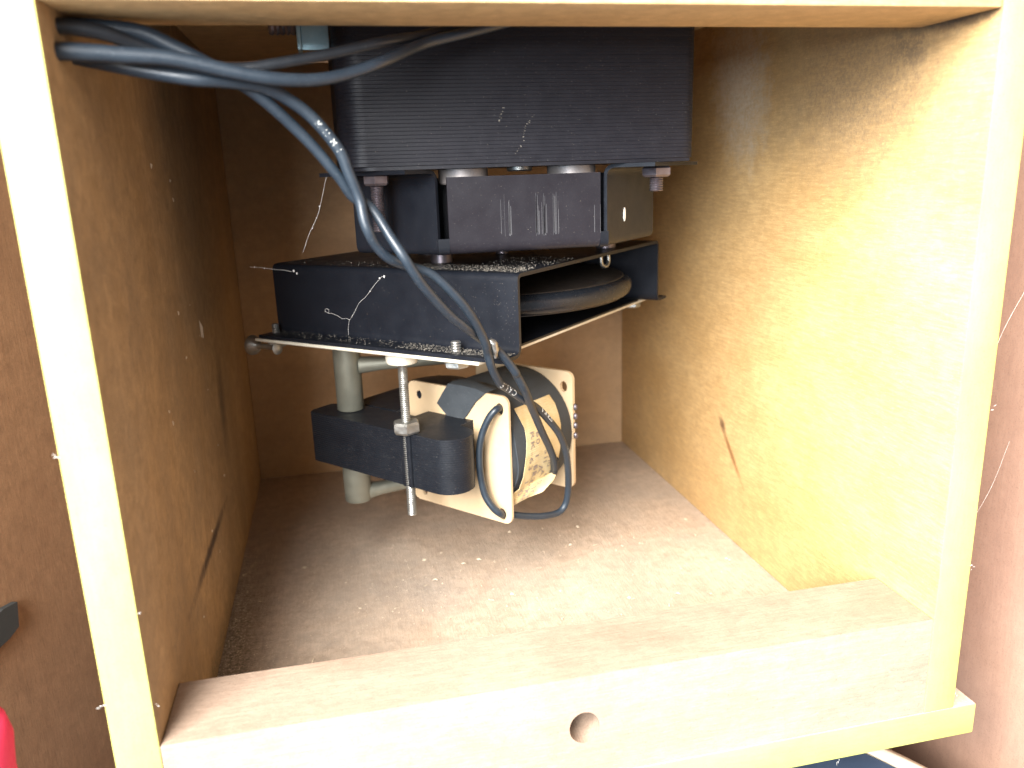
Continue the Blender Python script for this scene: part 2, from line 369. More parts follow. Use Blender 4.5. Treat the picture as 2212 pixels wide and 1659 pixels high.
# ------------------------------------------------------------------ plywood compartment
def front_faces(o, idx=1, ny=-.5):
    for p in o.data.polygons:
        if p.normal.y < ny: p.material_index = idx
    return o
def panel(name, x0, x1, y0, y1, z0, z1, mats, parent, bev=.06):
    o = B().box(x0, x1, y0, y1, z0, z1, bev, 2).build(name, mats, parent, 35)
    return front_faces(o)
W, D, H, T = 25.0, 31.17, 25.7, 1.22
comp = tag(empty('plywood_compartment'), 'open fronted pale plywood box around the motors, dusty inside with bright cut edges', 'wooden box')
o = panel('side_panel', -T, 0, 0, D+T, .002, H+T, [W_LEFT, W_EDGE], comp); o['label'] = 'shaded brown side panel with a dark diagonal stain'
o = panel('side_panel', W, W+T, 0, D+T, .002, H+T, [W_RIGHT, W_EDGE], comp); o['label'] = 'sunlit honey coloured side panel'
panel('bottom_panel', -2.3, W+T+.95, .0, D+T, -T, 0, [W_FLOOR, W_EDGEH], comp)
panel('back_panel', .003, W-.003, D, D+T-.01, .004, H-.004, [W_BACK, W_BACK], comp)
panel('top_panel', .004, W-.004, .02, D-.004, H, H+T-.01, [W_TOP, W_EDGEH], comp)
BH = 3.73
bat = plate_with_holes('batten', rrect(.004, W-.004, .003, BH, .05, 2), [circ(12.47, 1.87, .5, 28, .56)], 3.0, W_BATTEN, comp, lambda u, v, w: (u, 1.54+w, v))
bat['label'] = 'pale lower batten with a round hole drilled in its face'
bore = B().lathe([(.56, 2.2), (.56, 2.24)], (12.47, 0, 1.87), 24, 'y').build('hole_end', M_HOLE, bat)
B().box(.004, W-.004, .02, 3.32, 23.09, H-.003, .07, 2).build('batten', W_TOP, comp, 35)['label'] = 'tan upper batten crossing above the motor'

# fibres torn from the cut edges of the plywood
def shards(name, rows, m, parent, n=3, ln=.25, th=.03):
    verts, faces = [], []
    for (p, d) in rows:
        p = Vector(p); d = Vector(d)
        for k in range(n):
            q = p+Vector([random.uniform(-.08, .08) for _ in range(3)])
            dd = (d+Vector([random.uniform(-.5, .5) for _ in range(3)])).normalized()*ln*random.uniform(.5, 1.1)
            side = dd.cross(Vector((random.random(), random.random(), random.random()))).normalized()*th
            i = len(verts); verts += [q*S, (q+side)*S, (q+dd*.6+side*.8+Vector((0, 0, .02)))*S, (q+dd)*S]
            faces.append((i, i+1, i+2, i+3))
    me = bpy.data.meshes.new(name); me.from_pydata(verts, [], faces)
    return link(name, me, m, parent)
shards('torn_fibres', [((-T, 0, 5.3), (-1, 0, .6)), ((-T, 0, 12.5), (-1, 0, .5)), ((W+T, 0, 11.2), (1, 0, .4)), ((W+T, 0, 5.5), (1, 0, .4)),
    ((21.7, .0, -T), (-.2, 0, -1)), ((W+T+.5, .5, 0), (.5, .2, 1)), ((0, .1, 7.9), (1, 0, 0)), ((0, .1, 5.), (1, 0, 0)), ((W+T+.8, .1, 0), (.3, 0, 1))], M_WEB, comp, 3, 0.14, .010)['kind'] = 'stuff'
# paint or filler specks round the drilled hole
def specks(name, boxes, m, parent, n, size, M=None, flat='y'):
    verts, faces = [], []
    for k in range(n):
        (x0, x1, y0, y1, z0, z1) = random.choice(boxes)
        p = Vector((random.uniform(x0, x1), random.uniform(y0, y1), random.uniform(z0, z1)))
        r = size*random.uniform(.4, 1.2); a0 = random.uniform(0, 6.28); i = len(verts); q = random.uniform(.4, 1)
        for j in range(5):
            a = a0+j*1.2566; u, v = r*math.cos(a), r*q*math.sin(a)
            d = {'y': (u, 0, v), 'z': (u, v, 0), 'x': (0, u, v)}[flat]
            co = p+Vector(d); co = M @ co if M is not None else co
            verts.append(co*S)
        faces.append(tuple(range(i, i+5)))
    me = bpy.data.meshes.new(name); me.from_pydata(verts, [], faces)
    return link(name, me, m, parent)

# pale splinters and scuffs standing off the shaded side panel
verts, faces = [], []
def sliver(y, z, ln, w, tilt):
    i = len(verts); d = Vector((0, math.sin(tilt), -math.cos(tilt)))*ln; s_ = Vector((.05, w, 0))
    verts.extend([Vector((.012, y, z))*S, (Vector((.02, y, z-.3*ln))+s_)*S, (Vector((.03, y, z))+d+s_*.2)*S, (Vector((.012, y, z))+d)*S]); faces.append((i, i+1, i+2, i+3))
sliver(15.5, 13.3, .8, .09, .1); sliver(15.8, 13.1, .7, .08, .15)
for k in range(16): sliver(random.gauss(11, 3.), random.uniform(3, 20), random.uniform(.04, .22), random.uniform(.006, .014), random.gauss(0, .8))
me = bpy.data.meshes.new('splinters'); me.from_pydata(verts, [], faces); link('splinters', me, M_CHIP, comp)['kind'] = 'stuff'

# ------------------------------------------------------------------ outer cabinet
def setting(name, o): o['kind'] = 'structure'; return o
setting('w', B().box(-1.2, 0, -14, 44, -12, 40, M=Matrix.Translation((-12, 0, 0)) @ Matrix.Rotation(R(-20), 4, 'Z')).build('wall', W_CAB_L))
setting('w', B().box(30.6, 31.8, -12, 44, -12, 40).build('wall', W_CAB_R))
setting('w', B().box(-8, 30.6, 42.8, 44, -12, 40).build('wall', W_CAB_L))
setting('w', B().box(-8, 30.6, -12, 42.8, -12, -11).build('floor', W_CAB_R))
drum = tag(empty('bass_drum', (14.4, -4.5, -7.1)), 'navy black round drum with a cream rim low under the box at lower right', 'drum')
B().lathe([(13.4, -3.8), (13.4, 2.75), (13.2, 2.95), (6, 3.05), (.3, 3.1)], n=96).build('drum_body', M_DRUM, drum, 40)
B().lathe([(13.42, 2.4), (14.1, 2.4), (14.2, 2.65), (14.1, 2.95), (13.7, 3.08), (13.42, 2.95)], n=96, closed=True).build('rim', M_RIM, drum, 60)
# black patch of tape on the left cabinet wall
tag(B().prism([(8.5, 1.2), (11.9, 1.55), (12.45, 1.75), (12.62, 2.75), (11.9, 2.85), (8.5, 2.3)], 0, .24, 'x', M=Matrix.Translation((-12, -.0, 0)) @ Matrix.Rotation(R(-20), 4, 'Z') @ Matrix.Translation((0.01, -0.3, .35))).build('felt_patch', M_FELT),
    'dark grey felt patch with a ragged corner stuck on the cabinet wall at far left', 'patch')
rc = B(); rc.lathe([(2.4, -15.4), (2.0, -12), (1.8, -9), (1.9, -6), (1.7, -3.), (1.65, -1.), (1.7, 0), (1.45, .7), (.9, 1.0), (.2, 1.15)], n=28)
for v in rc.bm.verts: v.co += Vector((math.sin(v.co.z*3)*.12, math.cos(v.co.z*2+v.co.x*3)*.15, math.sin(v.co.x*4)*.08))
rc = tag(rc.build('red_cloth', M_RED, None, 80), 'bright red bundle of cloth at the lower left edge of the photo', 'cloth')
rc.location = Vector((-5.55, .4, 4.3))*S

# ------------------------------------------------------------------ sheet metal helper
def fillet(path, r, n=5):
    out = [Vector(path[0])]
    for a, b, c in zip(path, path[1:], path[2:]):
        a, b, c = Vector(a), Vector(b), Vector(c)
        d1, d2 = (a-b).normalized(), (c-b).normalized()
        q = min(r, (a-b).length*.49, (c-b).length*.49)
        for k in range(n+1):
            t = k/n; out.append((b+d1*q)*(1-t)**2+b*2*t*(1-t)+(b+d2*q)*t*t)
    out.append(Vector(path[-1])); return out
def sheet(path, t, u0, u1, xf, r=.25):
    """bent sheet: path in (w, z), thickness t to its left, swept from u0 to u1; xf(u, w, z)"""
    P = fillet(path, r); n = len(P); off = []
    for i in range(n):
        a = (P[i]-P[i-1]).normalized() if i else None
        b = (P[i+1]-P[i]).normalized() if i < n-1 else None
        d = (a or b)+(b or a); d = d.normalized(); off.append(P[i]+Vector((-d.y, d.x))*t)
    prof = P+off[::-1]; b_ = B(); bm = b_.bm
    r0 = [bm.verts.new(Vector(xf(u0, p.x, p.y))) for p in prof]; r1 = [bm.verts.new(Vector(xf(u1, p.x, p.y))) for p in prof]
    m = len(prof)
    for i in range(m):
        j = (i+1) % m; bm.faces.new((r0[i], r0[j], r1[j], r1[i]))
    for k in range(n-1):
        bm.faces.new((r0[k], r0[k+1], r0[m-2-k], r0[m-1-k])); bm.faces.new((r1[k], r1[k+1], r1[m-2-k], r1[m-1-k]))
    return b_

# ------------------------------------------------------------------ upper motor
OX, OY, OZ = 13.0, 14.0, 19.36
um = tag(empty('upper_motor', (OX, OY, OZ)), 'large black laminated motor block bolted up under the top batten', 'motor')
pitch_ = .128; rings = []; nl = 49
for i in range(nl):
    z = i*pitch_; d = .009*random.random()
    rings += [(z, .008+d), (z+.010, d), (z+pitch_-.010, d), (z+pitch_-.0001, .008+d)]
out = rrect(6.45-OX, 19.5-OX, 8.0-OY, 20.5-OY, (.95, .55, .8, .8), 8)
B().prism(out, 0, 6.28, rings=rings).build('lamination_stack', M_LAM, um, 25)
B().prism(rrect(6.75-OX, 19.28-OX, 8.04-OY, 20.3-OY, (.9, .1, .5, .5), 5), -.13, -.012).build('end_lamination', M_LAM, um, 30)
for x in (10.93, 15.14):
    B().lathe([(.88, -.7), (.93, -.65), (.93, -.16), (.9, -.135)], (x-OX, 9.75-OY, 0), 32).build('bearing_boss', M_BOSS, um, 35)
B().lathe([(.45, -.3), (.5, -.25), (.5, -.135)], (13.2-OX, 10.2-OY, 0), 20).build('rivet', M_ZINC, um, 35)
def bolt(x, y, z_nut, h, af, shaft, z0, parent, m, rot, washer=True):
    nut = B().hexa((x, y, z_nut), af, h, .08, rot).build('nut', m, parent, 25)
    B().thread((x, y, 0), shaft, z0, z_nut, .085, .035, 18).build('threaded_shaft', m, nut, 50)
    return nut
bolt(7.66-OX, 8.95-OY, 18.72-OZ, .40, .82, .24, 17.1-OZ, um, M_DARKSTEEL, .35)
bolt(18.3-OX, 8.95-OY, 18.68-OZ, .40, 1.05, .27, 18.15-OZ, um, M_DARKSTEEL, .12)
# blue zinc lug and its bolt at the upper left
lug = B().box(5.5-OX, 6.42-OX, 8.9-OY, 9.05-OY, 23.25-OZ, 25.4-OZ, .03, 2).build('mounting_lug', M_BLUEZINC, um, 30)
B().box(5.36-OX, 5.50-OX, 8.78-OY, 10.2-OY, 23.25-OZ, 25.4-OZ, .03, 2).build('lug_flange', M_BLUEZINC, lug, 30)
nt_ = B().lathe([(.36, 4.35), (.40, 4.45), (.40, 5.3)], (0, 0, 0), 20, 'x')
nt_.thread((0, 0, 0), .01, 0, .02)
bm_ = B(); bm_.lathe([(.26+.05*(k % 2), 4.45-OX+.09*k) for k in range(11)], (0, 9.5-OY, 24.1-OZ), 16, 'x'); bm_.build('lug_bolt', M_DARKSTEEL, lug, 50)
nt_.bm.free()
# scraped marks on the laminations
sc_ = []
for a, b, k in (((12.21, 21.26), (12.01, 20.75), 5), ((13.32, 21.0), (12.9, 20.5), 8), ((12.93, 20.5), (12.86, 20.05), 4), ((12.8, 19.95), (12.54, 19.65), 5)):
    for i in range(k):
        t = (i+.5)/k; x = a[0]+(b[0]-a[0])*t; z = a[1]+(b[1]-a[1])*t
        sc_.append((x-OX-.03, x-OX+.03, 7.99-OY, 7.991-OY, z-OZ-.02, z-OZ+.02))
specks('scrape_marks', sc_, M_DUST, um, 46, .022)['kind'] = 'stuff'
specks('dust_specks', [(7.6-OX, 19-OX, 7.985-OY, 7.99-OY, .02, 4)], M_DUST, um, 130, .012)['kind'] = 'stuff'

# ------------------------------------------------------------------ mounting pan below it
PX, PY, PZ = 13.0, 12.5, 16.15
pan = tag(empty('mounting_pan', (PX, PY, PZ)), 'black pressed steel pan with slotted corners hanging under the big motor', 'bracket')
sheet([(8.5-PY, 18.93-PZ), (8.5-PY, 0), (10.2-PY, 0)], .14, 10.12-PX, 15.9-PX, lambda u, w, z: (u, w, z), .45).build('front_panel', M_PAN, pan, 40)
ps = .758; cps, sps = math.cos(ps), math.sin(ps)
def leg_l(u, w, z):   # u along the leg, w inward
    return (9.72-cps*u+sps*w-PX, 8.62+sps*u+cps*w-PY, z)
def leg_r(u, w, z):
    return (16.2+sps*u-cps*w-PX, 8.62+cps*u+sps*w-PY, z)
zt = 19.08-PZ
sheet([(-1.7, zt), (0, zt), (0, .0), (1.3, .0)], .14, 0, 3.95, lambda u, w, z: leg_l(u, w, z), .32).build('side_leg', M_BLACK, pan, 40)
sheet([(-1.9, zt), (0, zt), (0, .0), (1.3, .0)], .14, 0, 4.7, lambda u, w, z: leg_r(u, w, z), .32).build('side_leg', M_BLACK, pan, 40)
B().prism([(9.75-PX, 9.0-PY), (16.1-PX, 9.0-PY), (19.0-PX, 12.2-PY), (14.5-PX, 17-PY), (10.5-PX, 16-PY), (7.3-PX, 11.9-PY)], .02, .15).build('base_plate', M_BLACK, pan)
# strip joining the corners under the slots
B().box(9.2-PX, 16.9-PX, 10.9-PY, 11.0-PY, .16, 2.75).build('dark_slot_sheet', M_BLACK, pan)  # added black sheet behind the slots so they look dark inside
for x0, x1 in ((9.70, 10.119), (15.901, 16.22)):
    sheet([(8.5-PY, .60), (8.5-PY, 0), (10.2-PY, 0)], .14, x0-PX, x1-PX, lambda u, w, z: (u, w, z), .45).build('corner_web', M_BLACK, pan, 50)
fl = B().lathe([(.02, 0), (1., 0.), (1., .1), (.02, .1)], n=20)
for v in fl.bm.verts: v.co = Vector(leg_r(1.62+v.co.x*.11, -.006-v.co.z*.1, 1.12+v.co.y*.27))
fl.build('bright_hole_oval', mat('lit_hole_white', (.85, .83, .78), .5), pan)  # white oval stands in for a hole showing the lit wall beyond
sc_ = []
verts, faces = [], []
for k in range(30):
    x = random.choice([random.uniform(13.3, 14.35)]*4+[random.uniform(12.0, 12.45), random.uniform(15.5, 15.9)])-PX
    z1 = random.uniform(17.6, 18.3)-PZ; z0 = .55+random.uniform(0, .15); w = random.uniform(.006, .022)
    i = len(verts); y = 8.493-PY
    verts += [Vector(q)*S for q in ((x-w, y, z0), (x+w, y, z0), (x+w*.6, y, z1), (x-w*.6, y, z1))]; faces.append((i, i+1, i+2, i+3))
me = bpy.data.meshes.new('scratch_marks'); me.from_pydata(verts, [], faces)
link('scratch_marks', me, mat('scratched_paint', (.05, .05, .055), .5), pan)['kind'] = 'stuff'
specks('dust_specks', [(10.2-PX, 15.9-PX, 8.493-PY, 8.495-PY, .5, 2.7)], M_DUST, pan, 40, .012)['kind'] = 'stuff'
for x, y, r, zz in ((-5.01, 2.29, .46, .6), (-.9, 9.6, .46, .6), (-4.48, 6.22, .3, .5), (-10, 8, .46, .6)):
    X = 12.39+cps*x+sps*y; Y = 7.5-sps*x+cps*y
    B().lathe([(r-.03, 15.47-PZ), (r, 15.5-PZ), (r, .0-.03), (r-.03, 0)], (X-PX, Y-PY, 0), 24).build('spacer', M_DARKSTEEL, pan, 35)

# ------------------------------------------------------------------ idler housing (hat channel with plate and wheel)
ih = tag(empty('idler_housing', (12.39, 7.5, 15.46), -ps), 'black hat shaped steel channel with a rubber tyred wheel inside, above the small motor', 'bracket')
prof = [(-1.17, -2.98), (0, -2.98), (0, 0), (14.05, 0), (14.05, -2.98), (15.2, -2.98)]
sheet(prof, -.14, -12.6, 0, lambda u, w, z: (u, w, z), .3).build('channel', M_BLACK, ih, 40)
pl_ = B().box(-12.85, -1.05, -1.22, 15.25, -3.27, -3.135, .03, 1).build('base_plate', M_PLATE, ih, 30)
B().box(-12.5, -1.02, .16, 13.88, -3.13, -3.05, .0).build('lining_sheet', M_BLACK, pl_)
def rivet_bolt(x, y, rot=0.2, head=.30, af=.86, stub=.42, sr=.2):
    h = B().hexa((x, y, -3.275-head), af, head, .07, rot).build('bolt_head', M_ZINC, ih, 25)
    B().thread((x, y, 0), sr, -2.98, -2.98+stub, .09, .03, 18).build('threaded_stub', M_ZINC, h, 50)
rivet_bolt(-2.45, -.62, .2); rivet_bolt(-12.2, -.55, .5, af=.72, sr=.17)
rivet_bolt(-1.6, 14.45, .3, af=.75); rivet_bolt(-12.2, 14.45, .1)
B().lathe([(.13, -.6), (.3, -.5), (.12, -.3), (.12, .55), (.2, .7), (.42, .95), (.46, 1.1), (.38, 1.12)], (0, 0, 0), 20, 'x',
          M=Matrix.Translation((-12.3, -.9, -3.55)) @ Matrix.Rotation(math.pi, 4, 'Z')).build('flared_stud', M_ZINC, ih, 45)
WC = (-5.85, 7.0); wz = -1.62
wheel = B().lathe([(6.36+.43*math.cos(a), wz+.43*math.sin(a)) for a in [2*math.pi*k/20 for k in range(20)]], (WC[0], WC[1], 0), 128, closed=True).build('tyre', M_RUBBER, ih, 60)
disc = B().lathe([(.4, wz+.62), (4.6, wz+.60), (5.9, wz+.50), (6.38, wz+.46), (6.42, wz+.41), (5.9, wz+.34), (5.9, wz-.38), (6.40, wz-.42), (6.40, wz-.46), (5.5, wz-.5), (.4, wz-.5)], (WC[0], WC[1], 0), 128).build('wheel_disc', M_DISC, ih, 30)
B().lathe([(.5, wz-.9), (.5, wz+1.2)], (WC[0], WC[1], 0), 20).build('axle', M_DARKSTEEL, disc, 40)
B().tube([(-.55, 8.3, -.12), (-.52, 8.32, -.55), (-.5, 8.55, -.72), (-.5, 8.85, -.72), (-.52, 9.08, -.55), (-.55, 9.1, -.12)], .085, 10, 5).build('wire_clip', M_ZINC, ih, 60)
specks('dust_specks', [(-8, 0, -.006, -.004, -2.7, -.3), (-3, 0, -.006, -.004, -2.9, -.3), (-1, 0, -.006, -.004, -2.9, -.3)], M_DUST, ih, 190, .011)['kind'] = 'stuff'
def fibres(name, boxes, n, m, parent, ln=.16, th=.012, lift=.05):
    verts, faces = [], []
    for k in range(n):
        wts = [b[6] for b in boxes]; (x0, x1, y0, y1, z0, z1, _) = random.choices(boxes, wts)[0]
        p = Vector((random.uniform(x0, x1), random.uniform(y0, y1), random.uniform(z0, z1)))
        a = random.uniform(0, 6.28); L = ln*random.uniform(.3, 1.2); cur = random.uniform(-1.6, 1.6); q = th*random.uniform(.6, 1.5)
        prev = None
        for j in range(4):
            t = j/3; aa = a+cur*t
            c = p+Vector((math.cos(aa)*L*t, math.sin(aa)*L*t, lift*random.random()))
            w = Vector((-math.sin(aa), math.cos(aa), random.uniform(-.8, .8)))*q
            i = len(verts); verts += [(c-w)*S, (c+w)*S]
            if j: faces.append((i-2, i-1, i+1, i))
    me = bpy.data.meshes.new(name); me.from_pydata(verts, [], faces)
    return link(name, me, m, parent)
fb = fibres('lint', [(-12.4, -.1, -1.1, -.08, -2.96, -2.93, 2), (-5, -.1, -1.1, -.15, -2.96, -2.93, 3), (-5.2, -.05, .0, 1.6, .02, .04, 4), (-3, -.02, .0, 5, .02, .04, 2), (-12, -5, 0, 1.5, .02, .03, .5)], 2000, M_DUST, ih, .08, .0055, .05)
fb['kind'] = 'stuff'; fb['label'] = 'pale lint and sawdust lying on the black ledges'

# ------------------------------------------------------------------ lower motor
MX = Vector((12.5, 10.5, 10.0)); mps = .863
lm_ = tag(empty('lower_motor', MX, -mps), 'small motor with a black laminated core and a cream flanged coil hanging near the floor', 'motor')
rings = []; pitch_ = .0985
for i in range(24):
    z = -3.67+i*pitch_; d = .006*random.random()
    rings += [(z, .014+d), (z+.012, d), (z+pitch_-.012, d), (z+pitch_-.0001, .014+d)]
core = [(-9.25, -2.9)]+[(-1.68+1.0*math.cos(R(a)), -1.9+1.0*math.sin(R(a))) for a in range(-90, 91, 10)]+[(-1.95, -.85), (-1.95, 5.4), (-4.6, 5.4), (-4.6, -.86), (-8.6, -.87), (-9.45, -1.5), (-9.45, -2.6)]
B().prism(core, -3.67, -1.3, rings=rings).build('laminated_core', M_LAM2, lm_, 25)
B().prism([(-9.0, -.6), (-6.0, -.6), (-6.0, 5.0), (-9.0, 5.6)], -3.6, -1.38, rings=[(-3.6, 0), (-1.45, 0), (-1.38, .07)]).build('rear_core', M_LAM2, lm_, 30)
B().lathe([(1.5, -1.35), (1.6, -1.2), (1.6, -.5), (.6, -.35)], (-5.4, 1.6, 0), 32).build('rotor_cap', M_BLACK, lm_, 35)
# bearing brackets: post and arm in one casting each
def bearing(name, z0, z1, arm_z, d, ln, r=.61):
    p = B(); x, y = -7.9, -1.65
    p.lathe([(r-.04, z0), (r, z0+.05), (r, z1)], (x, y, 0), 28).build(name, M_CAST, lm_, 40)
    o_ = COL.objects[-1]
    d = Vector(d).normalized(); s_ = Vector((-d.y, d.x, 0))
    a = B()
    for k, (t, w, h) in enumerate(((0, .46, .40), (.25, .40, .34), (1, .36, .28))): pass
    prev = None
    for t, w, h in ((.1, .46, .38), (.3, .36, .30), (1, .34, .28)):
        c = Vector((x, y, arm_z))+d*ln*t+Vector((0, 0, .12*t)); ring = []
        for k in range(12):
            an = 2*math.pi*k/12; ring.append(a.bm.verts.new(c+s_*w*math.copysign(abs(math.cos(an))**.7, math.cos(an))+Vector((0, 0, h*math.copysign(abs(math.sin(an))**.7, math.sin(an))))))
        if prev:
            for k in range(12): a.bm.faces.new((prev[k], prev[(k+1) % 12], ring[(k+1) % 12], ring[k]))
        else: a.bm.faces.new(ring[::-1])
        prev = ring
    a.bm.faces.new(prev); a.build('bracket_arm', M_CAST, o_, 60)
    return o_
bearing('mounting_post', -1.28, 2.12, .75, (1, 1, 0), 5.2)
bp_ = bearing('bearing_post', -5.75, -3.69, -5.42, (.55, 1, 0), 3.6, .63)
bp_['label'] = 'pale green grey lower post'
# long threaded rod with its nut
rod = B().thread((-3.17, -2.84, 0), .205, -4.95, 2.1, .085, .03, 16).build('threaded_rod', M_ZINC, lm_, 50)
B().hexa((-3.17, -2.84, -1.28), 1.02, .5, .1, .3).build('nut', M_ZINC, rod, 25)
B().box(-3.45, -2.89, -3.02, -2.86, -3.66, -1.32, .06, 2).build('painted_groove', M_LAM2, rod, 40)
B().lathe([(.6, 1.7), (.66, 1.8), (.66, 2.12)], (-3.17, -2.84, 0), 24).build('collar', M_PLATE, rod, 40)
# coil former flanges
def flange(y, t, holes):
    o_ = plate_with_holes('coil_flange', rrect(-5.8, 0, -5.77, 0, .38, 6), holes, t, M_NYLON, lm_, lambda u, v, w: (u, y+t/2+w, v))
    return o_
H1, H2 = (-.47, -.6), (-.52, -5.36)
flange(0, .13, [circ(H1[0], H1[1], .2, 16, .27), circ(H2[0], H2[1], .2, 16, .27), circ(-5.1, -.6, .15, 14, .2), circ(-5.1, -5.3, .15, 14, .2)])
flange(4.9, .18, [circ(-.5, -.75, .2, 14, .27)])
for z in (-1.7, -2.15, -2.6, -3.1):
    B().lathe([(.03, -.16), (.10, -.12), (.13, 0), (.10, .12), (.03, .16)], (.04, 5.05, z), 12).build('solder_bead', M_DARKSTEEL, lm_, 60)
# coil wrapped in cloth tape, slightly squared section
def coil_pt(th, r=2.95, p=2.04):
    c, s_ = math.cos(th), math.sin(th); k = (abs(c)**p+abs(s_)**p)**(-1/p)
    return (-2.9+c*k*r, -2.9+s_*k*r)
cb = B(); rr = []
for y, r in ((.17, 2.5), (.2, 2.86), (.5, 2.95), (1.4, 2.96), (2.5, 2.97), (3.6, 2.96), (4.6, 2.95), (4.85, 2.86), (4.89, 2.4)):
    rr.append([cb.bm.verts.new((coil_pt(2*math.pi*k/72, r)[0], y, coil_pt(2*math.pi*k/72, r)[1])) for k in range(72)])
for a, b in zip(rr, rr[1:]):
    for k in range(72): cb.bm.faces.new((a[k], a[(k+1) % 72], b[(k+1) % 72], b[k]))
cb.bm.faces.new(rr[0]); cb.bm.faces.new(rr[-1][::-1])
coil = cb.build('coil', M_TAPE, lm_, 60)
# tape end with an edge, and the strip folded over the near flange
def patch(name, rows, m, parent, t=.03, nrm=None):
    """rows of points forming a grid, given a thickness along nrm(point)"""
    b_ = B(); bm = b_.bm; top, bot = [], []
    for row in rows:
        top.append([bm.verts.new(Vector(p)+nrm(Vector(p))*t) for p in row]); bot.append([bm.verts.new(Vector(p)) for p in row])
    R_, C_ = len(rows), len(rows[0])
    for i in range(R_-1):
        for j in range(C_-1):
            bm.faces.new((top[i][j], top[i][j+1], top[i+1][j+1], top[i+1][j])); bm.faces.new((bot[i][j], bot[i+1][j], bot[i+1][j+1], bot[i][j+1]))
    ed = [(0, j, 0, j+1) for j in range(C_-1)]+[(R_-1, j, R_-1, j+1) for j in range(C_-1)]+[(i, 0, i+1, 0) for i in range(R_-1)]+[(i, C_-1, i+1, C_-1) for i in range(R_-1)]
    for a, b, c, d in ed: bm.faces.new((top[a][b], bot[a][b], bot[c][d], top[c][d]))
    return b_.build(name, m, parent, 50)
radial = lambda p: Vector((p.x+2.9, 0, p.z+2.9)).normalized()
rows = []
for k in range(14):
    th = R(48-k*6.6); a, c = coil_pt(th, 2.955); wv = .07*math.sin(k*.8)
    rows.append([(a, .45+wv+j*(1.5)/5, c) for j in range(6)])
patch('tape_end', rows, M_TAPE, coil, .05, radial)
# folded strip: over the flange top and down its face
fold = [[(-3.3, .9, .12), (-2.6, .9, .14), (-1.9, .9, .12), (-1.2, .9, .02)],
        [(-3.25, .3, .16), (-2.5, .3, .18), (-1.7, .3, .16), (-1.05, .3, .08)],
        [(-3.25, -.05, .12), (-2.45, -.06, .14), (-1.65, -.06, .10), (-1.15, -.05, .02)],
        [(-3.6, -.07, -.35), (-2.95, -.09, -.4), (-2.3, -.09, -.42), (-1.7, -.07, -.45)],
        [(-3.95, -.05, -.82), (-3.4, -.07, -.95), (-2.8, -.07, -1.05), (-2.25, -.05, -1.15)],
        [(-3.2, -.04, -1.5), (-3.0, -.05, -1.5), (-2.8, -.05, -1.5), (-2.6, -.04, -1.5)]]
patch('folded_tape', fold, M_TAPE, coil, .05, lambda p: Vector((0, -1, .3)).normalized() if p.z < .1 else Vector((0, -.2, 1)).normalized())
# curling paper label
def lab_row(th, y0, y1, dr=.0):
    a, c = coil_pt(R(th), 3.05+dr); return (Vector((a, y0, c)), Vector((a, y1, c)))
lr = [lab_row(41, 1.14, 3.8), lab_row(32, 1.13, 3.85), lab_row(23, 1.19, 3.8), lab_row(13, 1.1, 3.76), lab_row(3, .98, 3.62), lab_row(-7, .85, 3.55), lab_row(-16, .74, 3.45, .05), lab_row(-26, .6, 3.3, .12)]
lr += [(Vector((-.22, .42, -4.5)), Vector((.36, 3.1, -4.1))), (Vector((-.33, .26, -4.95)), Vector((.40, 2.6, -4.45))), (Vector((-.42, .22, -5.1)), Vector((.25, 1.9, -4.8)))]
rows = [[a.lerp(b, j/10) for j in range(11)] for a, b in lr]
for i, row in enumerate(rows):
    for j in range(11): row[j] = row[j]+Vector((.035*math.sin(i*1.3+j*.7), 0, 0))*(i/10)
label = patch('paper_label', rows, M_LABEL, coil, .02, radial)
def lab_place(u, v):      # u runs down the label (0..10 rows), v across
    i = max(0, min(9.999, u)); k = int(i); f = i-k; a = lr[k][0].lerp(lr[k+1][0], f); b = lr[k][1].lerp(lr[k+1][1], f)
    p = a.lerp(b, v); n_ = radial(p); q = p+n_*.055; return (q.x, q.y, q.z)
lt = lettering('label_print', [('EX. 7001', 3.6, .30, .50, .12), ('6311 6311', 3.4, .48, .46, .10), ('ASTIO 60', 4.8, .64, .50, .10), ('62311(10)', 5.6, .22, .42, .10)],
    lambda u, v: lab_place(u, v), M_INK, label) if False else None
def lab_text(text, u0, v0, hu, hv):
    verts, faces = [], []; u = u0
    for ch in text:
        if ch == ' ': u += hu*.8; continue
        vs, fs, w = glyph(ch); k = len(verts)
        verts += [Vector(lab_place(u+x*hu, v0+y*hv))*S for x, y in vs]; faces += [tuple(k+i for i in f) for f in fs]
        u += (w+.15)*hu
    return verts, faces
verts, faces = [], []
for t_ in (('RK-63 1160 1', 2.4, .10, .80, .10), ('60 1 ERO 700', 2.6, .25, .72, .10), ('A 511O', 5.6, .40, .80, .13), ('62311(10)', 5.4, .26, .66, .11), ('0.511 A 60', 3.6, .52, .66, .10), ('1610 01', 4.6, .66, .60, .09)):
    v_, f_ = lab_text(*t_); k = len(verts); verts += v_; faces += [tuple(k+i for i in f) for f in f_]
me = bpy.data.meshes.new('label_print'); me.from_pydata(verts, [], faces); link('label_print', me, M_INK, label)

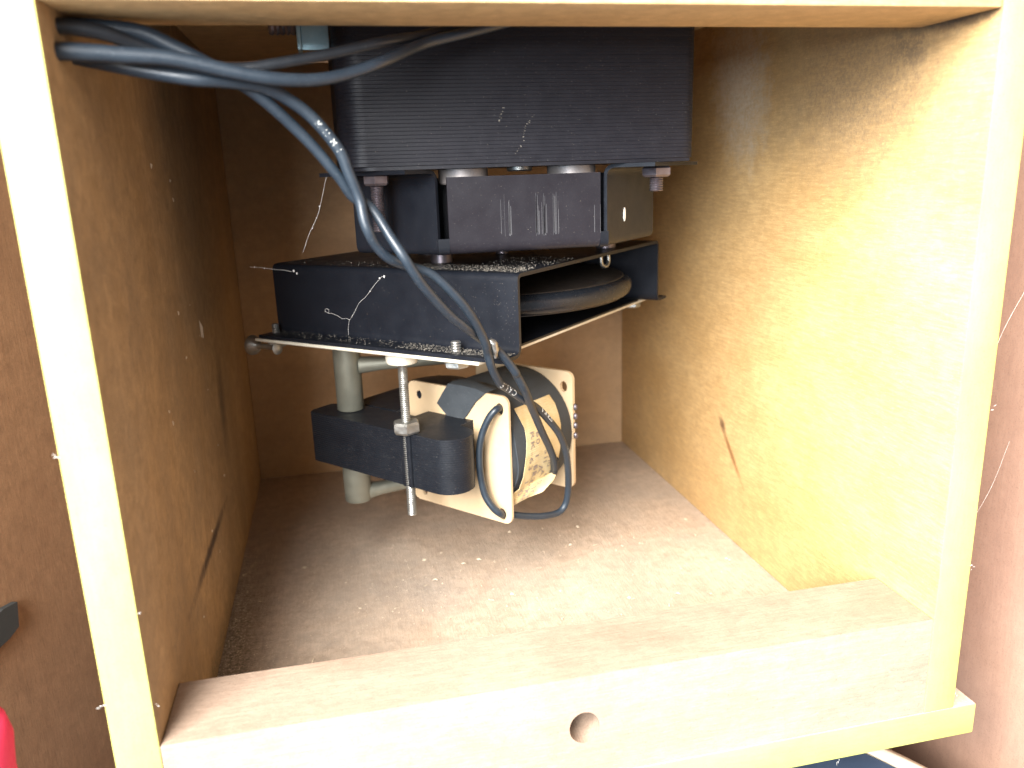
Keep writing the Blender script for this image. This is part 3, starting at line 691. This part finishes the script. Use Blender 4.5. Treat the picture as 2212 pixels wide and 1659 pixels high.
# ------------------------------------------------------------------ cables
def along(pts, sub=8):
    P = spline(pts, sub); L = [0]
    for a, b in zip(P, P[1:]): L.append(L[-1]+(b-a).length)
    return P, L
def cable(key, r, m, label, group, texts=(), flip=1):
    pts = CABLE_PATHS[key]
    o_ = B().tube(pts, r, 14, 6).build('cable', m, None, 80)
    tag(o_, label, 'cable', group)
    P, L = along(pts)
    def at(s):
        for i in range(len(L)-1):
            if L[i+1] >= s: return P[i].lerp(P[i+1], (s-L[i])/max(1e-6, L[i+1]-L[i])), (P[i+1]-P[i]).normalized()
        return P[-1], (P[-1]-P[-2]).normalized()
    for text, s0, h, ang, dirn, gap in texts:
        r = .153 if s0 > 12 else .172
        verts, faces = [], []; u = s0
        for ch in text:
            if ch == ' ': u += h*.6; continue
            vs, fs, w = glyph(ch); k = len(verts)
            for x, y in vs:
                c, t = at(u+x*h*dirn if dirn > 0 else u-x*h)
                front = Vector((.05, -1, .25)); front = (front-t*front.dot(t)).normalized(); side = t.cross(front)*(-1 if dirn > 0 else 1)
                a = ang+(y-.5)*h/(r*1.02)
                q = c+(front*math.cos(a)+side*math.sin(a))*(r*1.02+.004)
                verts.append(q*S)
            faces += [tuple(k+i for i in f) for f in fs]
            u += (w+gap)*h*(1 if dirn > 0 else -1)
        me_ = bpy.data.meshes.new('cable_lettering'); me_.from_pydata(verts, [], faces)
        link('cable_lettering', me_, M_PRINT, o_)
    return o_
G = 'twisted blue black cables crossing the front of the box'
cable('A1', lambda t: .23-.07*min(1, t*1.6), M_CABLE, 'lower strand of the pair that runs from the left panel up behind the top batten', G)
cable('A2', lambda t: .21-.06*min(1, t*1.6), M_CABLE2, 'upper strand of the pair that runs from the left panel up behind the top batten', G)
cable('B1', lambda t: .22-.062*min(1, t*3.2), M_CABLE, 'cable descending from the upper left whose end enters the side of the coil', G)
cable('B2', lambda t: .215-.062*min(1, t*3.6), M_CABLE, 'cable with white CABLE lettering that loops through the holes of the near cream flange', G,
      texts=(('CABLE', 20.9, .24, .1, -1, .38), ('E SHIELD', 23.2, .15, .5, 1, .3), ('I M M I I M I I', 26.4, .09, .6, 1, 1.0), ('M II M I', 7.66, .15, -.2, 1, .5)))
# glue blob where the two strands touch, and at the coil end
gb = B().tube([(11.0, 5.95, 13.45), (11.14, 6.02, 13.15), (11.2, 6.1, 12.75)], lambda t: .05+.12*math.sin(math.pi*min(1, t+.05)), 8, 5)
for v in gb.bm.verts: v.co += Vector([random.uniform(-.03, .03) for _ in range(3)])
tag(gb.build('glue_blob', M_ZINC, None, 80), 'small grey blob of dried glue where the cables cross the corner of the black channel', 'glue')
gb = B().tube([(14.75, 11.7, 6.6), (14.85, 12.2, 5.8), (14.6, 12.7, 5.35)], lambda t: .20-.05*t, 10, 5); gb.build('cable_sleeve', M_CABLE2, coil if False else None, 80)
sl = bpy.data.objects['cable_sleeve']; sl.parent = bpy.data.objects['cable.002']

# ------------------------------------------------------------------ cobwebs and floor debris
web = B()
def wtube(pts, r=.016, knots=()):
    r *= .6; knots = [(p, q*.6) for p, q in knots]
    web.tube(pts, r, 5, 5)
    for p, q in knots: web.lathe([(.01, -q), (q*.7, -q*.4), (q*.7, q*.4), (.01, q)], p, 6)
wtube([(5.93, 13.0, 19.12), (5.72, 13.0, 18.41), (5.52, 13.0, 17.78), (5.31, 13.0, 17.33), (5.05, 13.0, 16.89), (4.74, 13.0, 16.16)], .013, [((5.55, 13, 17.95), .07), ((5.4, 13, 17.5), .05), ((5.2, 13, 17.1), .05)])
wtube([(2.42, 15.0, 15.48), (2.89, 15.0, 15.43), (3.35, 15.0, 15.33), (3.77, 15.0, 15.28), (4.11, 15.0, 15.19)], .012, [((2.6, 15, 15.47), .06), ((3.0, 15, 15.4), .05), ((4.2, 15, 15.22), .10), ((4.32, 15, 15.1), .08)])
cw = lambda x, y, z: (12.39+cps*x+sps*y, 7.5-sps*x+cps*y, 15.46+z)
w3 = [(-6.19, -.31), (-6.39, -.37), (-6.84, -.77), (-7.25, -1.17), (-7.66, -1.48), (-7.96, -1.88), (-8.25, -2.2), (-8.42, -2.17), (-8.69, -2.19), (-8.94, -2.08), (-9.19, -2.02), (-9.46, -2.0), (-9.63, -1.93), (-9.54, -1.82), (-9.39, -1.87), (-9.46, -2.0)]
wtube([cw(a, -.04, b) for a, b in w3], .009, [(cw(-6.2, -.05, -.32), .09), (cw(-6.45, -.05, -.4), .07), (cw(-7.0, -.05, -.95), .05)])
wtube([cw(-8.25, -.04, -2.2), cw(-8.35, -.05, -2.5), cw(-8.38, -.06, -2.9)], .007)
wtube([(27.5, 1.5, 12.6), (28.6, 2.2, 13.5), (30.5, 3.2, 15.0)], .009); wtube([(27.5, 2, 5.5), (29.0, 2.5, 7.0), (30.5, 3.4, 8.5)], .006)
w_ = web.build('cobweb', M_WEB); w_['kind'] = 'stuff'; w_['label'] = 'thin dusty cobweb threads in front of the black channel'
def chips(name, n, boxes, m, size, label):
    verts, faces = [], []
    for k in range(n):
        (x0, x1, y0, y1, s_) = random.choice(boxes)
        x, y = random.uniform(x0, x1), random.uniform(y0, y1); r = size*random.uniform(.35, 1.3)*s_
        a0 = random.uniform(0, 6.28); q = random.uniform(.25, .9); h = r*random.uniform(.25, .7); i = len(verts)
        for j in range(4):
            a = a0+j*math.pi/2; verts.append(Vector((x+r*math.cos(a)*(1 if j % 2 == 0 else q), y+r*math.sin(a)*(1 if j % 2 == 0 else q), .004))*S)
        verts.append(Vector((x, y, h))*S)
        faces += [(i, i+1, i+4), (i+1, i+2, i+4), (i+2, i+3, i+4), (i+3, i, i+4)]
    me = bpy.data.meshes.new(name); me.from_pydata(verts, [], faces); o_ = link(name, me, m); o_['kind'] = 'stuff'; o_['label'] = label
    return o_
chips('sawdust', 2600, [(.1, 24.9, 3.1, 30, .5), (.1, 24.9, 3.1, 16, .55), (.05, 3.5, 3.05, 12, .6), (3, 22, 6, 20, .8), (.05, .8, 3.1, 20, .9)], M_CHIP, .045, 'scattered pale sawdust and grit on the floor of the box')
chips('grit', 26, [(2, 20, 5, 19, 1.)], M_CHIP, .13, 'larger pale crumbs on the floor of the box')
fb = fibres('shavings', [(.2, 24, 3.1, 18, .02, .03, 1), (.2, 12, 3.1, 9, .02, .03, 2)], 420, M_CHIP, None, .28, .018, .05); fb['kind'] = 'stuff'; fb['label'] = 'curly wood shavings lying near the lower batten'
fb = fibres('wall_splinters', [], 0, M_CHIP, None) if False else None
